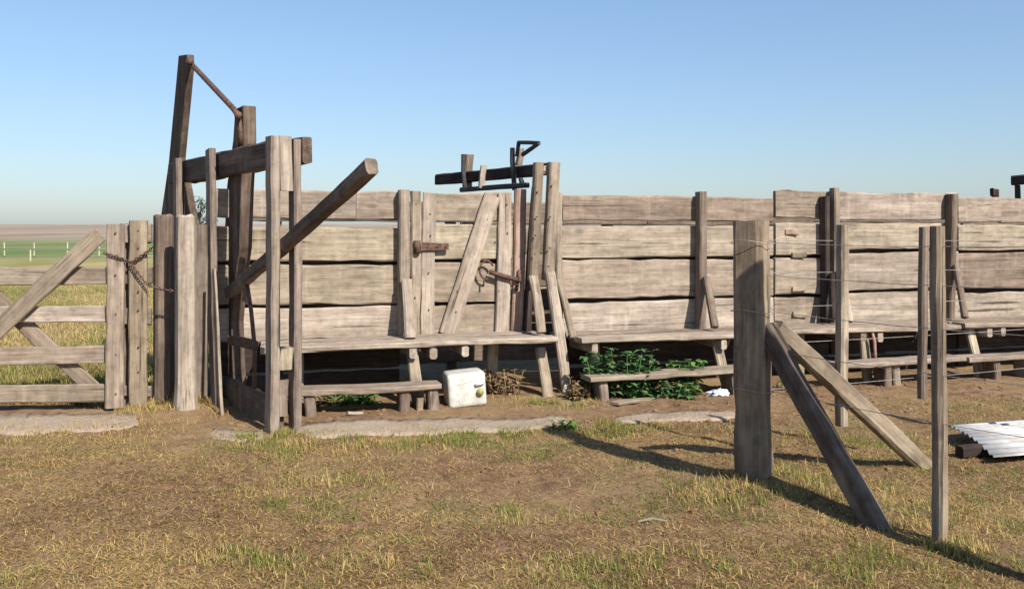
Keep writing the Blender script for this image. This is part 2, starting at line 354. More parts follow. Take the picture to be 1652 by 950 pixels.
# ------------------------------------------------------------------ setting: ground and concrete
def axis(lo, hi, step, far):
    a = list(np.arange(lo, hi+1e-6, step)); s = step; x = hi
    while x < far: s *= 1.28; x += s; a.append(x)
    s = step; x = lo; pre = []
    while x > -far: s *= 1.28; x -= s; pre.append(x)
    return np.array(pre[::-1]+a)
def build_ground():
    xs = axis(-6, 7.5, 0.05, 3000); ys = axis(1.5, 9.5, 0.05, 3000)
    X, Y = np.meshgrid(xs, ys); Zs = gz(X, Y)
    co = np.stack([X, Y, Zs], -1).reshape(-1, 3); nx, ny = len(xs), len(ys)
    i = np.arange(nx-1)[None, :]+np.arange(ny-1)[:, None]*nx
    q = np.stack([i, i+1, i+1+nx, i+nx], -1).reshape(-1, 4)
    me = bpy.data.meshes.new('ground'); me.vertices.add(len(co)); me.vertices.foreach_set('co', co.ravel())
    me.loops.add(q.size); me.loops.foreach_set('vertex_index', q.ravel().astype(np.int32))
    me.polygons.add(len(q)); me.polygons.foreach_set('loop_start', (np.arange(len(q))*4).astype(np.int32)); me.update(calc_edges=True)
    me.polygons.foreach_set('use_smooth', np.ones(len(q), bool))
    o = link('ground', me, SOIL); o['kind'] = 'structure'
build_ground()
def slab(name, p_list, q_list, top, label):
    """a low worn strip between two lines of points"""
    n = len(p_list); vs_, fs = [], []
    for i in range(n):
        p, q = V(p_list[i]), V(q_list[i]); e_ = min(1.0, min(i, n-1-i)/(n*0.10)); mid_ = (p+q)/2
        k_ = 0.35+0.65*e_+random.uniform(-0.05, 0.05); p = mid_+(p-mid_)*k_; q = mid_+(q-mid_)*k_
        for k, f in enumerate((0, 0.03, 0.25, 0.5, 0.75, 0.97, 1)):
            a = p.lerp(q, f); z = gzp(a)+top-0.02*(1-e_)**2+random.uniform(-0.002, 0.002)
            if k in (0, 6): z = gzp(a)-0.05
            vs_.append((a.x, a.y+random.uniform(-.006, .006), z))
    for i in range(n-1):
        for k in range(6):
            a = i*7+k; fs.append((a, a+7, a+8, a+1))
    fs.append(tuple(range(7))); fs.append(tuple(range((n-1)*7+6, (n-1)*7-1, -1)))
    me = mesh(name, vs_, fs); bm = bmesh.new(); bm.from_mesh(me); bmesh.ops.recalc_face_normals(bm, faces=bm.faces); bm.to_mesh(me); bm.free()
    for p in me.polygons: p.use_smooth = True
    o = link(name, me, CONC); o['kind'] = 'structure'; o['label'] = label; return o
n = 60
xs_ = [470+(930-470)*i/n for i in range(n+1)]
slab('concrete_kerb', [G(x, 709-(x-470)*0.034+random.uniform(-1, 1)+1.5*math.sin(x*0.04)) for x in xs_], [G(x, 685-(x-470)*0.030+random.uniform(-1, 1)) for x in xs_], 0.014, 'worn concrete strip along the foot of the catwalk')
xs_ = [985+(1195-985)*i/30 for i in range(31)]
slab('concrete_kerb', [G(x, 686-(x-985)*0.05+random.uniform(-1, 1)) for x in xs_], [G(x, 672-(x-985)*0.06+random.uniform(-1, 1)) for x in xs_], 0.012, 'broken concrete strip beyond the long post shadow')
xs_ = [-120+(240+120)*i/45 for i in range(46)]
slab('concrete_kerb', [G(x, 701-max(0, x)*0.045+random.uniform(-1, 1)+1.5*math.sin(x*0.05)) for x in xs_], [G(x, 671-max(0, x)*0.03+random.uniform(-1, 1)) for x in xs_], 0.006, 'worn concrete sill below the field gate')
xs_ = [335+5*i for i in range(20)]
slab('concrete_kerb', [G(x, 715+random.uniform(-2, 3)-abs(x-385)*0.12) for x in xs_], [G(x, 690+(x-335)*0.08) for x in xs_], 0.005, 'concrete footing at the near foot of the head gate')

# ------------------------------------------------------------------ the race: plank walls
def wall(label, px0, px1, ref, rows, mat_cycle, posts=(), joints=(), gap=0.0, group='plank walls of the cattle race'):
    s0, s1 = s_of(px0, WB), s_of(px1, WB); t = thing('plank_wall', label, 'wall', W(s0, WB, 0), group)
    rows = list(rows)
    for i, (ya, yb) in enumerate(rows):
        za, zb = z_of(ref, ya, WB), z_of(ref, yb, WB); zc = (za+zb)/2
        m = mat_cycle[i % len(mat_cycle)]; off = random.uniform(-0.006, 0.006)
        cuts = [s0]+[s_of(j, WB) for (r_, j) in joints if r_ == i]+[s1]
        for a, b in zip(cuts, cuts[1:]):
            plank(t, 'board', W(a+0.003, WB+0.02+off, zc+random.uniform(-.003, .003)), W(b-0.003, WB+0.02+off, zc+random.uniform(-.006, .006)), za-zb-0.004, 0.045, -NB, m)
        if i < len(rows)-1 and i > 0:
            zn = zb; plank(t, 'gap_shade_batten', W(s0, WB+0.085, zn-0.012), W(s1, WB+0.085, zn-0.012), 0.10, 0.035, -NB, WOODD, n=2)  # dark batten added behind the seam to keep out light from the far wall
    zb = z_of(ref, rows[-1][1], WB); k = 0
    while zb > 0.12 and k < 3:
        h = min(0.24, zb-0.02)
        plank(t, 'board', W(s0, WB+0.024, zb-0.015-h/2), W(s1, WB+0.024, zb-0.015-h/2), h, 0.04, -NB, WOODD); zb -= h+0.02; k += 1  # boards below the catwalk, coloured near black in place of the shade there
    return t
def fin(t, px, ytop, yknee, foot, w=0.075, mat=WOODM, d=0.11, lean=0):
    """upright against the wall with a strut that kicks out onto the catwalk"""
    s = s_of(px, WB-d); zt = z_of(px, ytop, WB-d); zk = z_of(px, yknee, WB-d)
    plank(t, 'post', W(s-lean, WB-d/2-0.004, zt), W(s, WB-d/2-0.004, 0.40), w, d, -NB, mat, warp=0.004)
    f = wp(foot[0], foot[1], foot[2]); top = W(s+0.012, WB-d-0.028, zk+0.02)
    plank(t, 'strut', top, f, w*0.95, 0.055, -NB, mat, warp=0.003)
    nails(t, [W(s+0.012, WB-d-0.06, zk-0.03), W(s+0.016, WB-d-0.066, zk-0.08)], -NB, 0.008)

w1 = wall('plank wall bay crossed by the slanting lever', 347, 644, 550, [(308, 355), (367, 421), (427, 490), (494, 546)], [WOOD, WOODY, WOODY, WOODP], joints=[(0, 575)])
fin(w1, 652, 305, 455, (662, 545, 0.20), 0.085, WOOD)
w2 = wall('plank wall bay with dark-sided post between sliding gate frame and strainer post', 906, 1248, 1000, [(316, 357), (366, 416), (420, 481), (486, 540)], [WOOD, WOODP, WOODP, WOODP])
fin(w2, 1135, 308, 450, (1153, 527, 0.18), 0.07, WOODM)
w3 = wall('plank wall bay with small wooden cleats behind the wire fence', 1250, 1338, 1290, [(308, 353), (361, 412), (417, 475), (480, 530)], [WOOD, WOODP, WOODP, WOOD])
fin(w3, 1336, 318, 445, (1345, 515, 0.3), 0.05, WOODD, 0.10)
for (x, y) in ((1278, 375), (1290, 411), (1290, 466), (1291, 508)):
    s = s_of(x, WB-0.03); z = z_of(x, y, WB-0.03)
    plank(w3, 'cleat', W(s-0.07, WB-0.015, z), W(s+0.07, WB-0.015, z), 0.05, 0.03, -NB, WOODR if y < 380 else WOODY)
w4 = wall('plank wall bay behind the paired fence droppers', 1340, 1544, 1440, [(310, 355), (361, 403), (408, 467), (472, 526)], [WOOD, WOODY, WOOD, WOODP])
fin(w4, 1351, 304, 440, (1371, 520, 0.2), 0.06, WOODP, 0.10)
fin(w4, 1538, 312, 432, (1556, 512, 0.2), 0.065, WOODM, 0.12, lean=-0.03)
w5 = wall('plank wall bay carrying the dark beam end at the far end of the race', 1546, 1840, 1600, [(318, 359), (362, 403), (408, 466), (471, 520)], [WOOD, WOODY, WOOD, WOODP], joints=[(0, 1616)])

# far wall of the race, seen through the slits
sf0, sf1 = s_of(400, WB), s_of(1900, WB)
tf = thing('plank_wall', 'opposite plank wall of the cattle race seen through the slits', 'wall', W(sf0, WB+1.0, 0), 'plank walls of the cattle race')
for (za, zb) in ((1.62, 1.435), (1.375, 1.12), (1.10, 0.80), (0.78, 0.46), (0.44, 0.10)):
    k = 5
    for i in range(k):
        if i == 0: zl = zb
        zb = 1.405 if (za == 1.62 and i in (1, 2, 4)) else zl
        a = sf0+(sf1-sf0)*i/k; b = sf0+(sf1-sf0)*(i+1)/k
        plank(tf, 'board', W(a, WB+1.0, (za+zb)/2), W(b-0.004, WB+1.0, (za+zb)/2), za-zb, 0.04, -NB, WOODM, warp=0.003)
for i in range(6):
    a = sf0+(sf1-sf0)*(i+0.15)/6
    plank(tf, 'post', W(a, WB+1.07, 1.60), W(a, WB+1.07, -0.05), 0.10, 0.09, -NB, WOODM)

# ------------------------------------------------------------------ side door in the wall
def bx(px, py, b=WB-0.02): return wp(px, py, b)
sdoor = thing('side_door', 'plank door with diagonal brace and iron latch in the race wall', 'door', W(s_of(680, WB), WB, 0))
for i, (ya, yb) in enumerate([(310, 358), (362, 419), (424, 487), (492, 546)]):
    za, zb = z_of(750, ya, WB), z_of(750, yb, WB); zc = (za+zb)/2
    plank(sdoor, 'board', W(s_of(684, WB), WB+0.02, zc), W(s_of(826, WB), WB+0.02, zc), za-zb-0.004, 0.04, -NB, [WOODP, WOODY, WOODP, WOODP][i])
    if 0 < i < 3: plank(sdoor, 'gap_shade_batten', W(s_of(684, WB), WB+0.08, zb-0.012), W(s_of(826, WB), WB+0.08, zb-0.012), 0.10, 0.035, -NB, WOODD, n=2)  # added dark batten, keeps the door seams black
plank(sdoor, 'stile', bx(692, 312), bx(690, 541), 0.115, 0.04, -NB, WOODP)
plank(sdoor, 'stile', bx(814, 311), bx(809, 536), 0.115, 0.04, -NB, WOODP)
plank(sdoor, 'diagonal_brace', wp(795, 316, WB-0.025), wp(722, 538, WB-0.025), 0.145, 0.036, -NB, WOODP)
nl = [wp(x, y, WB-0.045) for (x, y) in ((695, 380), (692, 440), (692, 500), (765, 410), (738, 470), (736, 503), (803, 385), (805, 470), (818, 330), (819, 376), (786, 354), (694, 345))]
nails(sdoor, nl, -NB, 0.007)
sh = link('strap_hinge', mesh('hinge', *(lambda v: (v, [(0, 1, 2, 3), (7, 6, 5, 4), (0, 4, 5, 1), (1, 5, 6, 2), (2, 6, 7, 3), (3, 7, 4, 0)]))(
    [wp(680, 391, WB-0.055), wp(724, 393, WB-0.055), wp(724, 403, WB-0.055), wp(680, 404, WB-0.055), wp(680, 391, WB-0.04), wp(724, 393, WB-0.04), wp(724, 403, WB-0.04), wp(680, 404, WB-0.04)])), IRON, sdoor)
nails(sh, [wp(690, 398, WB-0.06), wp(706, 398, WB-0.06), wp(720, 398, WB-0.06)], -NB, 0.009, 'hinge_bolts')
tube(sh, 'hinge_knuckle', [wp(673, 388, WB-0.05), wp(673, 409, WB-0.05)], 0.028, IRON, 8)
lp = thing('hinge_jamb', 'flat jamb board carrying the iron strap hinge of the side door', 'jamb', W(s_of(671, WB), WB, 0))
plank(lp, 'board', wp(671, 308, WB-0.01), wp(669, 543, WB-0.01), 0.085, 0.05, -NB, WOODP)
nails(lp, [wp(671, 390, WB-0.037), wp(671, 406, WB-0.037), wp(671, 330, WB-0.037), wp(670, 480, WB-0.037)], -NB, 0.008)
rj = thing('latch_jamb', 'reddish jamb board beside the side door latch', 'jamb', W(s_of(838, WB), WB, 0))
plank(rj, 'board', wp(840, 306, WB-0.01), wp(832, 534, WB-0.01), 0.10, 0.06, -NB, WOODR)
lt = thing('iron_latch', 'rusty iron bolt and chain ring on the side door', 'latch', wp(800, 442, WB-0.07))
tube(lt, 'bolt', [wp(790, 439, WB-0.07), wp(836, 452, WB-0.07)], 0.020, IRON, 8)
tube(lt, 'keeper', [wp(838, 436, WB-0.06), wp(839, 452, WB-0.09), wp(834, 462, WB-0.09), wp(833, 468, WB-0.06)], 0.018, IRON, 8)
tube(lt, 'chain_ring', [wp(785+14*math.cos(a)*0.8, 436-0.5+15*math.sin(a), WB-0.07) for a in [math.pi*2*i/14 for i in range(3, 14)]], 0.009, IRON)
tube(lt, 'pin', [wp(781, 450, WB-0.07), wp(780, 462, WB-0.06)], 0.008, IRON)

# ------------------------------------------------------------------ catwalks and steps along the race
def catwalk(label, s0, s1, z, bearers, legs, b0=0.0, ends=(0.0, 0.0)):
    t = thing('catwalk', label, 'walkway', W(s0, 0.27, 0), 'plank catwalks along the race')
    wd = (WB-0.02-b0)/3
    for i in range(3):
        b = b0+wd*(i+0.5)
        plank(t, 'plank', W(s0+(ends[0] if i == 2 else random.uniform(-.02, .02)), b, z-0.022), W(s1+random.uniform(-.03, .03), b, z-0.022+random.uniform(-.004, .004)), wd-0.010, 0.044, Z, WOODP if i == 0 else WOOD, warp=0.004)
    for px in bearers:
        s = s_of(px, b0+0.03); plank(t, 'bearer', W(s, b0+0.025, z-0.044-0.045), W(s, WB-0.01, z-0.044-0.045), 0.085, 0.055, U, WOODP)
    for (s, b, s2, b2) in legs:
        plank(t, 'leg', W(s, b, z-0.05), W(s2, b2, gzp(W(s2, b2, 0))-0.03), 0.09, 0.05, -NB, WOODY)
    return t
sA, sB = s_of(400, 0), s_of(897, 0)
catwalk('long plank catwalk passing below the side door', sA+0.1, sB, 0.49, (668, 700, 752), [(s_of(665, 0.12), 0.14, s_of(672, 0.12), -0.02), (s_of(480, 0.3), 0.35, s_of(480, 0.3), 0.35), (s_of(800, 0.3), 0.4, s_of(800, 0.3), 0.4)])
sC, sD = s_of(938, 0), s_of(1236, 0)
catwalk('plank catwalk above the leafy nettles', sC, sD, 0.472, (958, 1168), [(s_of(1158, 0.12), 0.14, s_of(1170, 0.0), -0.05), (s_of(965, 0.3), 0.4, s_of(965, 0.3), 0.4)], ends=(-0.10, 0))
sE, sF = s_of(1240, 0), s_of(1556, 0)
catwalk('plank catwalk behind the paired fence droppers', sE, sF, 0.482, (1392, 1421), [(s_of(1385, 0.2), 0.14, s_of(1398, 0.0), -0.02), (s_of(1300, 0.3), 0.4, s_of(1300, 0.3), 0.4), (s_of(1530, 0.3), 0.42, s_of(1530, 0.3), 0.42)])
sG, sH = s_of(1557, 0), s_of(1850, 0)
catwalk('plank catwalk at the far end of the race', sG, sH, 0.486, (1597, 1618), [(s_of(1567, 0.12), 0.14, s_of(1577, 0.0), -0.02), (s_of(1750, 0.3), 0.4, s_of(1750, 0.3), 0.4)])
def step(label, px0, px1, z, bow, legs, mat=WOOD, dp=0.22):
    bf = -0.25; s0, s1 = s_of(px0, bf), s_of(px1, bf)
    t = thing('step', label, 'step', W(s0, bf+dp/2, 0), 'low plank steps in front of the catwalks')
    me = plank(t, 'tread', W(s0, bf+dp/2, z-0.02), W(s1, bf+dp/2, z-0.02+bow), dp, 0.042, Z, mat, warp=0.005)
    for px in legs:
        s = s_of(px, bf+0.1)
        plank(t, 'leg', W(s, bf+dp*0.5, z-0.04), W(s, bf+dp*0.5, gzp(W(s, bf+dp*0.5, 0))-0.04), 0.075, 0.16, U.cross(Z), WOODM)
    return t
step('low plank step beside the white jerrycan', 440, 714, 0.205, 0.0, (500, 650, 697))
step('bowed low plank step in front of the nettles', 953, 1240, 0.195, 0.03, (970, 1182), WOODP)
step('low plank step behind the paired fence droppers', 1358, 1560, 0.215, 0.0, (1425, 1440))
step('low plank step at the far end of the race', 1564, 1850, 0.215, 0.0, (1600, 1650, 1800))

# ------------------------------------------------------------------ sliding gate frame over the race
def pl2(o, n): return lambda px, py, off=0.0: on_plane(px, py, o+n*off, n)
Q = wp(888, 300, 0.33); fq = pl2(V((Q.x, Q.y, 0)), FE)
sg = thing('sliding_gate_frame', 'tall sliding gate frame with dark overhead beam and folded iron handle', 'gate frame', V((Q.x, Q.y, 0)), 'overhead frames along the race')
bR, bL = fq(889, 272, -0.02), fq(706, 285, -0.02); bL.z = bR.z-0.01
plank(sg, 'beam', bR, bL, 0.105, 0.07, FE, WOODD, warp=0.003)
pA0, pA1 = wp(869, 263, 0.36), wp(859, 452, 0.40)
plank(sg, 'upright', pA0, pA1, 0.075, 0.09, -NB, WOODP, warp=0.003); plank(sg, 'strut', wp(860, 446, 0.33), wp(873, 536, 0.16), 0.075, 0.06, -NB, WOODP)
pB0, pB1 = wp(893, 262, 0.32), wp(884, 452, 0.36)
plank(sg, 'upright', pB0, pB1, 0.09, 0.10, -NB, WOODP, warp=0.003)
gB = G(917, 634); plank(sg, 'strut', wp(886, 440, 0.29), gB-Z*0.04, 0.085, 0.07, -NB, WOODP, n=6)
plank(sg, 'upright', wp(903, 312, 0.50), wp(900, 460, 0.48), 0.055, 0.06, -NB, WOODP); plank(sg, 'strut', wp(900, 452, 0.45), wp(926, 545, 0.22), 0.055, 0.05, -NB, WOODP)
plank(sg, 'packing_block', wp(881, 268, 0.38), wp(881, 283, 0.38), 0.10, 0.08, -NB, WOODY)
plank(sg, 'back_post', wp(864, 300, 0.50), wp(850, 545, 0.50), 0.05, 0.10, -NB, WOODD)
g2 = G(884, 640); plank(sg, 'prop', wp(872, 562, 0.22), g2-Z*0.05, 0.085, 0.06, -NB, WOODY)
nails(sg, [wp(x, y, 0.31-0.005*(y-300)/150) for (x, y) in ((866, 350), (864, 380), (863, 410), (867, 310))]+[wp(x, y, 0.265) for (x, y) in ((888, 350), (887, 400), (890, 300), (885, 430))], -NB, 0.008)
lo = fq(850, 299, 0.04); lo2 = fq(745, 303, 0.04); lo2.z = lo.z
plank(sg, 'lower_rail', lo, lo2, 0.045, 0.05, FE, BLACK, warp=0.002)
plank(sg, 'hanger', fq(756, 249, -0.03), fq(756, 305, -0.03), 0.085, 0.05, FC, WOODM)
plank(sg, 'hanger', fq(748, 250, 0.045), fq(749, 303, 0.045), 0.03, 0.04, FE, BLACK)
plank(sg, 'hanger', fq(779, 266, 0.05), fq(778, 303, 0.05), 0.06, 0.035, FC, WOODP)
plank(sg, 'guide', fq(828, 238, 0.05), fq(828, 307, 0.05), 0.035, 0.04, FE, BLACK)
plank(sg, 'guide', fq(841, 286, 0.02), fq(841, 300, 0.02), 0.03, 0.04, FE, BLACK)
plank(sg, 'pulley_block', fq(838, 240, -0.02), fq(838, 266, -0.02), 0.05, 0.06, FC, WOODM)
hb = [fq(834, 252, 0.05), fq(837, 230, 0.05), fq(870, 231, 0.05), fq(843, 250, 0.05)]
for a, b in zip(hb, hb[1:]): plank(sg, 'handle', a, b, 0.032, 0.03, FE, BLACK, warp=0.001)
# the next frame, its beam end just reaching into view
Q2 = wp(1720, 300, 0.33); fq2 = pl2(V((Q2.x, Q2.y, 0)), FE)
sg2 = thing('sliding_gate_frame', 'dark beam end of the next overhead frame at the far end of the race', 'gate frame', V((Q2.x, Q2.y, 0)), 'overhead frames along the race')
b2 = fq2(1720, 284); b3 = fq2(1634, 294); b3.z = b2.z-0.02
plank(sg2, 'beam', b2, b3, 0.10, 0.08, FE, WOODD)
plank(sg2, 'hanger', fq2(1642, 298, -0.02), fq2(1642, 345, -0.02), 0.05, 0.05, FE, WOODD)
plank(sg2, 'upright', Q2+V((0, 0, b2.z+0.06-Q2.z)), V((Q2.x, Q2.y, -0.05)), 0.09, 0.10, -NB, WOODM)
cp = link('post_cap', plank_mesh(0.06, 0.08, 0.05), WOODD, None, frame_mtx(wp(1600, 311, WB+0.02), wp(1613, 311, WB+0.02), -NB))
tag(cp, 'small dark block on top of the wall beside the dark beam end', 'block')

# ------------------------------------------------------------------ head gate at the mouth of the race
hg = thing('head_gate', 'tall head gate with leaning jaws and connecting rod at the mouth of the race', 'head gate', FN)
def fs_(px, py, off=0.0): return fp(px, py, off)
n1 = FN+FE*0.0; zt = fs_(420, 225).z
plank(hg, 'post', V((n1.x, n1.y, zt)), n1-Z*0.06, 0.125, 0.06, FE, WOOD, warp=0.004, n=8)
n2 = FN-FE*0.155
plank(hg, 'post', V((n2.x, n2.y, zt-0.01)), n2-Z*0.06, 0.12, 0.055, FE, WOODM, warp=0.004, n=8)
def fl(c, e, z): return FN+FC*c+FE*e+Z*z
plank(hg, 'spacer_block', fl(0.01, -0.078, zt-0.002), fl(0.01, -0.078, fs_(435, 308).z), 0.12, 0.085, FE, WOODP)
plank(hg, 'spacer_block', fl(0.0, -0.078, fs_(435, 560).z), fl(0.0, -0.078, fs_(435, 596).z), 0.11, 0.085, FE, WOODY)
plank(hg, 'spacer_block', fl(0.05, -0.078, fs_(435, 615).z), fl(0.04, -0.078, 0.10), 0.07, 0.07, FE, WOODM)
zb = (fs_(420, 225).z+fs_(420, 271).z)/2
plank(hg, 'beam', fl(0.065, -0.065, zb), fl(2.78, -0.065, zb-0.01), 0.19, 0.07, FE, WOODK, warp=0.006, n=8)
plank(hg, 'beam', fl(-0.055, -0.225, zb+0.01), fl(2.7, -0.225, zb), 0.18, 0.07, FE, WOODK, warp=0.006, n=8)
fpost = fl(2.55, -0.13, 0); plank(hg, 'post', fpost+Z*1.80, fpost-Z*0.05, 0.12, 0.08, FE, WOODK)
# uprights on the outer face: lit edge, dark broad side
def upright(px, yt, px2, mat, w=0.13, t=0.05):
    a = fs_(px, yt, 0.02); e_ = fs_(px2, 640, 0.02); e_.z = -0.05
    plank(hg, 'upright', a, e_, w, t, FE, mat, warp=0.006)
upright(338, 240, 350, WOODM); upright(286, 256, 287, WOODM)
th = -FE*0.10
jaw1 = [(379, 176), (392, 170), (393, 225), (389, 310), (386, 400), (378, 460), (373, 520), (376, 600), (382, 672), (352, 668), (352, 600), (352, 500), (355, 440), (362, 380), (366, 300), (376, 225)]
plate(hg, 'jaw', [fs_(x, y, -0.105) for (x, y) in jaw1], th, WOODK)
jaw2 = [(288, 90), (302, 88), (303, 105), (289, 255), (299, 300), (308, 350), (312, 610), (300, 615), (296, 350), (288, 310), (281, 350), (278, 615), (258, 615), (260, 345), (272, 262)]
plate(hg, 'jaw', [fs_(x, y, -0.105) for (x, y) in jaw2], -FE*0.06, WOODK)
tube(hg, 'connecting_rod', [fs_(303, 98, -0.08), fs_(309, 104, -0.07), fs_(376, 175, -0.07), fs_(384, 186, -0.07), fs_(388, 215, -0.075), fs_(388, 238, -0.085)], 0.022, IRON, 8)
tube(hg, 'rod_bolt', [fs_(306, 97, -0.19), fs_(306, 100, -0.03)], 0.03, IRON, 8)
tube(hg, 'rod_bolt', [fs_(384, 186, -0.12), fs_(384, 186, -0.03)], 0.03, IRON, 8)
tube(hg, 'link_rod', [fs_(398, 455, -0.075), fs_(405, 500, -0.075), fs_(411, 560, -0.075), fs_(409, 690, -0.075)], 0.016, IRON, 6)
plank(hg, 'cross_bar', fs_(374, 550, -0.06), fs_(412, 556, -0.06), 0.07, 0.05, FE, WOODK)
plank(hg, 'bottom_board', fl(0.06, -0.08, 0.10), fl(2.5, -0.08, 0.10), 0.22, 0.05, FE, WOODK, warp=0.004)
plank(hg, 'cover_strip', fs_(345, 432, 0.075), (lambda p: V((p.x, p.y, -0.02)))(fs_(358, 672, 0.085)), 0.045, 0.02, FE, WOODP, warp=0.003)
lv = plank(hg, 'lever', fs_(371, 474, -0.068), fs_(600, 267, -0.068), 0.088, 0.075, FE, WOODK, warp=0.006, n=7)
lv['label'] = 'long slanting hand lever of dark timber'

# ------------------------------------------------------------------ field gate, posts and chain at the left
gp = lambda px: 6.74-(172-px)*0.0006
def gpt(px, py, off=0.0):
    o = P(172, CY, 6.74); a = P(0, CY, 6.64); d = (a-o).normalized(); nn = V((-d.y, d.x, 0)); nn = nn if nn.y < 0 else -nn
    return on_plane(px, py, o+nn*off, nn)
gdir = (P(172, CY, 6.74)-P(0, CY, 6.64)).normalized(); gn = V((gdir.y, -gdir.x, 0))
fg = thing('field_gate', 'four-rail wooden field gate with crossed diagonal braces', 'gate', V((gpt(20, 660).x, gpt(20, 660).y, 0)))
for i, (ya, yb) in enumerate([(430, 458), (494, 520), (557, 586), (621, 649)]):
    a, b = gpt(100, ya), gpt(100, yb)
    e0, e1 = gpt(-330, 400), gpt(180, 400); zc = (a.z+b.z)/2
    plank(fg, 'rail', V((e0.x, e0.y, zc+random.uniform(-.005, .005))), V((e1.x, e1.y, zc)), (a.z-b.z), 0.035, gn, [WOOD, WOODP, WOODP, WOOD][i])
plank(fg, 'stile', gpt(185, 362, 0.04), gpt(186, 657, 0.04), 0.125, 0.045, gn, WOODP)
plank(fg, 'stile', gpt(-325, 362, 0.04), gpt(-325, 657, 0.04), 0.125, 0.045, gn, WOODP)
plank(fg, 'diagonal_brace', gpt(160, 378, 0.065), gpt(-128, 652, 0.045), 0.125, 0.035, gn, WOODP)
plank(fg, 'diagonal_brace', gpt(-92, 405, -0.045), gpt(158, 632, -0.045), 0.115, 0.035, gn, WOOD)
nails(fg, [gpt(x, y, 0.068) for (x, y) in ((186, 376), (186, 444), (187, 507), (187, 572), (187, 635))], gn, 0.008)
fpn = thing('plank_fence', 'narrow plank panel between the field gate and the round posts', 'fence', V((gpt(224, 660).x, gpt(224, 660).y, 0)))
plank(fpn, 'stile', gpt(223, 357, -0.02), (lambda p: V((p.x, p.y, 0.02)))(gpt(224, 650, -0.02)), 0.13, 0.05, gn, WOODY)
for (ya, yb) in ((362, 392), (432, 458), (497, 523), (622, 640)):
    a, b = gpt(220, ya, -0.07), gpt(220, yb, -0.07); zc = (a.z+b.z)/2; e0, e1 = gpt(195, 400, -0.07), gpt(246, 400, -0.07)
    plank(fpn, 'rail', V((e0.x, e0.y, zc)), V((e1.x, e1.y, zc)), a.z-b.z, 0.04, gn, WOODM)
plank(fpn, 'stile', gpt(204, 360, -0.115), (lambda p: V((p.x, p.y, 0.0)))(gpt(205, 650, -0.115)), 0.09, 0.04, gn, WOODM)
nails(fpn, [gpt(223, y, 0.008) for y in (372, 400, 470, 500, 560, 600)], gn, 0.008)
pb = G(300, 664); pa = pb-V((SUN_XY.x, SUN_XY.y, 0))*0.37
pa = V((pa.x, pa.y, 0)); pb = V((pb.x, pb.y, 0))
o = link('gate_post', round_post_mesh(1.452, 0.078, seed=3, lump=0.07, flare=0.35), WOODP, None, standing(pb, 0.4))
tag(o, 'pale thick gate post with flared foot beside the head gate', 'post', 'gate posts')
pk = P(264, 652, F*H/(652-CY)); pk.z = 0
o = link('gate_post', round_post_mesh(1.46, 0.076, seed=9, lump=0.05, flare=0.1), WOODM, None, standing(pk, 1.0))
tag(o, 'gate post half covered by a round-topped shadow beside the chain', 'post', 'gate posts')
hp = G(324, 652); hp.z = 0
hb_ = thing('hanging_board', 'narrow grey board standing between the gate posts and the head gate', 'board', hp)
plank(hb_, 'board', hp+Z*1.40, hp-Z*0.03, 0.10, 0.05, gn, WOODM)
# chain
def chain_mesh(pts, link_len=0.028, r=0.0045):
    pts = [V(p) for p in pts]; dense = []
    for a, b in zip(pts, pts[1:]):
        k = max(1, int((b-a).length/0.004)); dense += [a.lerp(b, i/k) for i in range(k)]
    dense.append(pts[-1]); bm = bmesh.new(); acc = 0; last = dense[0]; k = 0
    for i in range(1, len(dense)):
        acc += (dense[i]-dense[i-1]).length
        if acc >= link_len*0.72:
            d = (dense[i]-last).normalized(); c = (dense[i]+last)/2; last = dense[i]; acc = 0; k += 1
            q = d.to_track_quat('X', 'Z').to_matrix().to_4x4() @ Matrix.Rotation(math.pi/2*(k % 2), 4, 'X')
            ring = []
            for a in range(10):
                t = 2*math.pi*a/10; cx, cy = math.cos(t)*link_len/2, math.sin(t)*link_len*0.32
                nrm = V((math.cos(t), math.sin(t), 0))
                ring.append([bm.verts.new(Matrix.Translation(c) @ q @ (V((cx, cy, 0))+nrm*math.cos(s)*r+V((0, 0, 1))*math.sin(s)*r)) for s in [i2*math.pi/2 for i2 in range(4)]])
            for a in range(10):
                for s in range(4):
                    bm.faces.new((ring[a][s], ring[(a+1) % 10][s], ring[(a+1) % 10][(s+1) % 4], ring[a][(s+1) % 4]))
    me = bpy.data.meshes.new('chain'); bm.to_mesh(me); bm.free(); return me
cpts = [gpt(168, 408, 0.075), gpt(190, 415, 0.078), gpt(204, 421, 0.06), gpt(211, 424, 0.03), gpt(225, 415, 0.03), gpt(240, 405, 0.03), gpt(247, 398, 0.03)]
ch = thing('gate_chain', 'rusty chain tying the field gate to the round posts', 'chain', gpt(211, 424, 0.03))
link('chain', chain_mesh(cpts), IRON, ch)
link('chain', chain_mesh([gpt(211, 424, 0.035), gpt(222, 440, 0.04), gpt(236, 458, 0.04), gpt(250, 464, 0.06), gpt(268, 468, 0.09), gpt(282, 470, 0.09)]), IRON, ch)

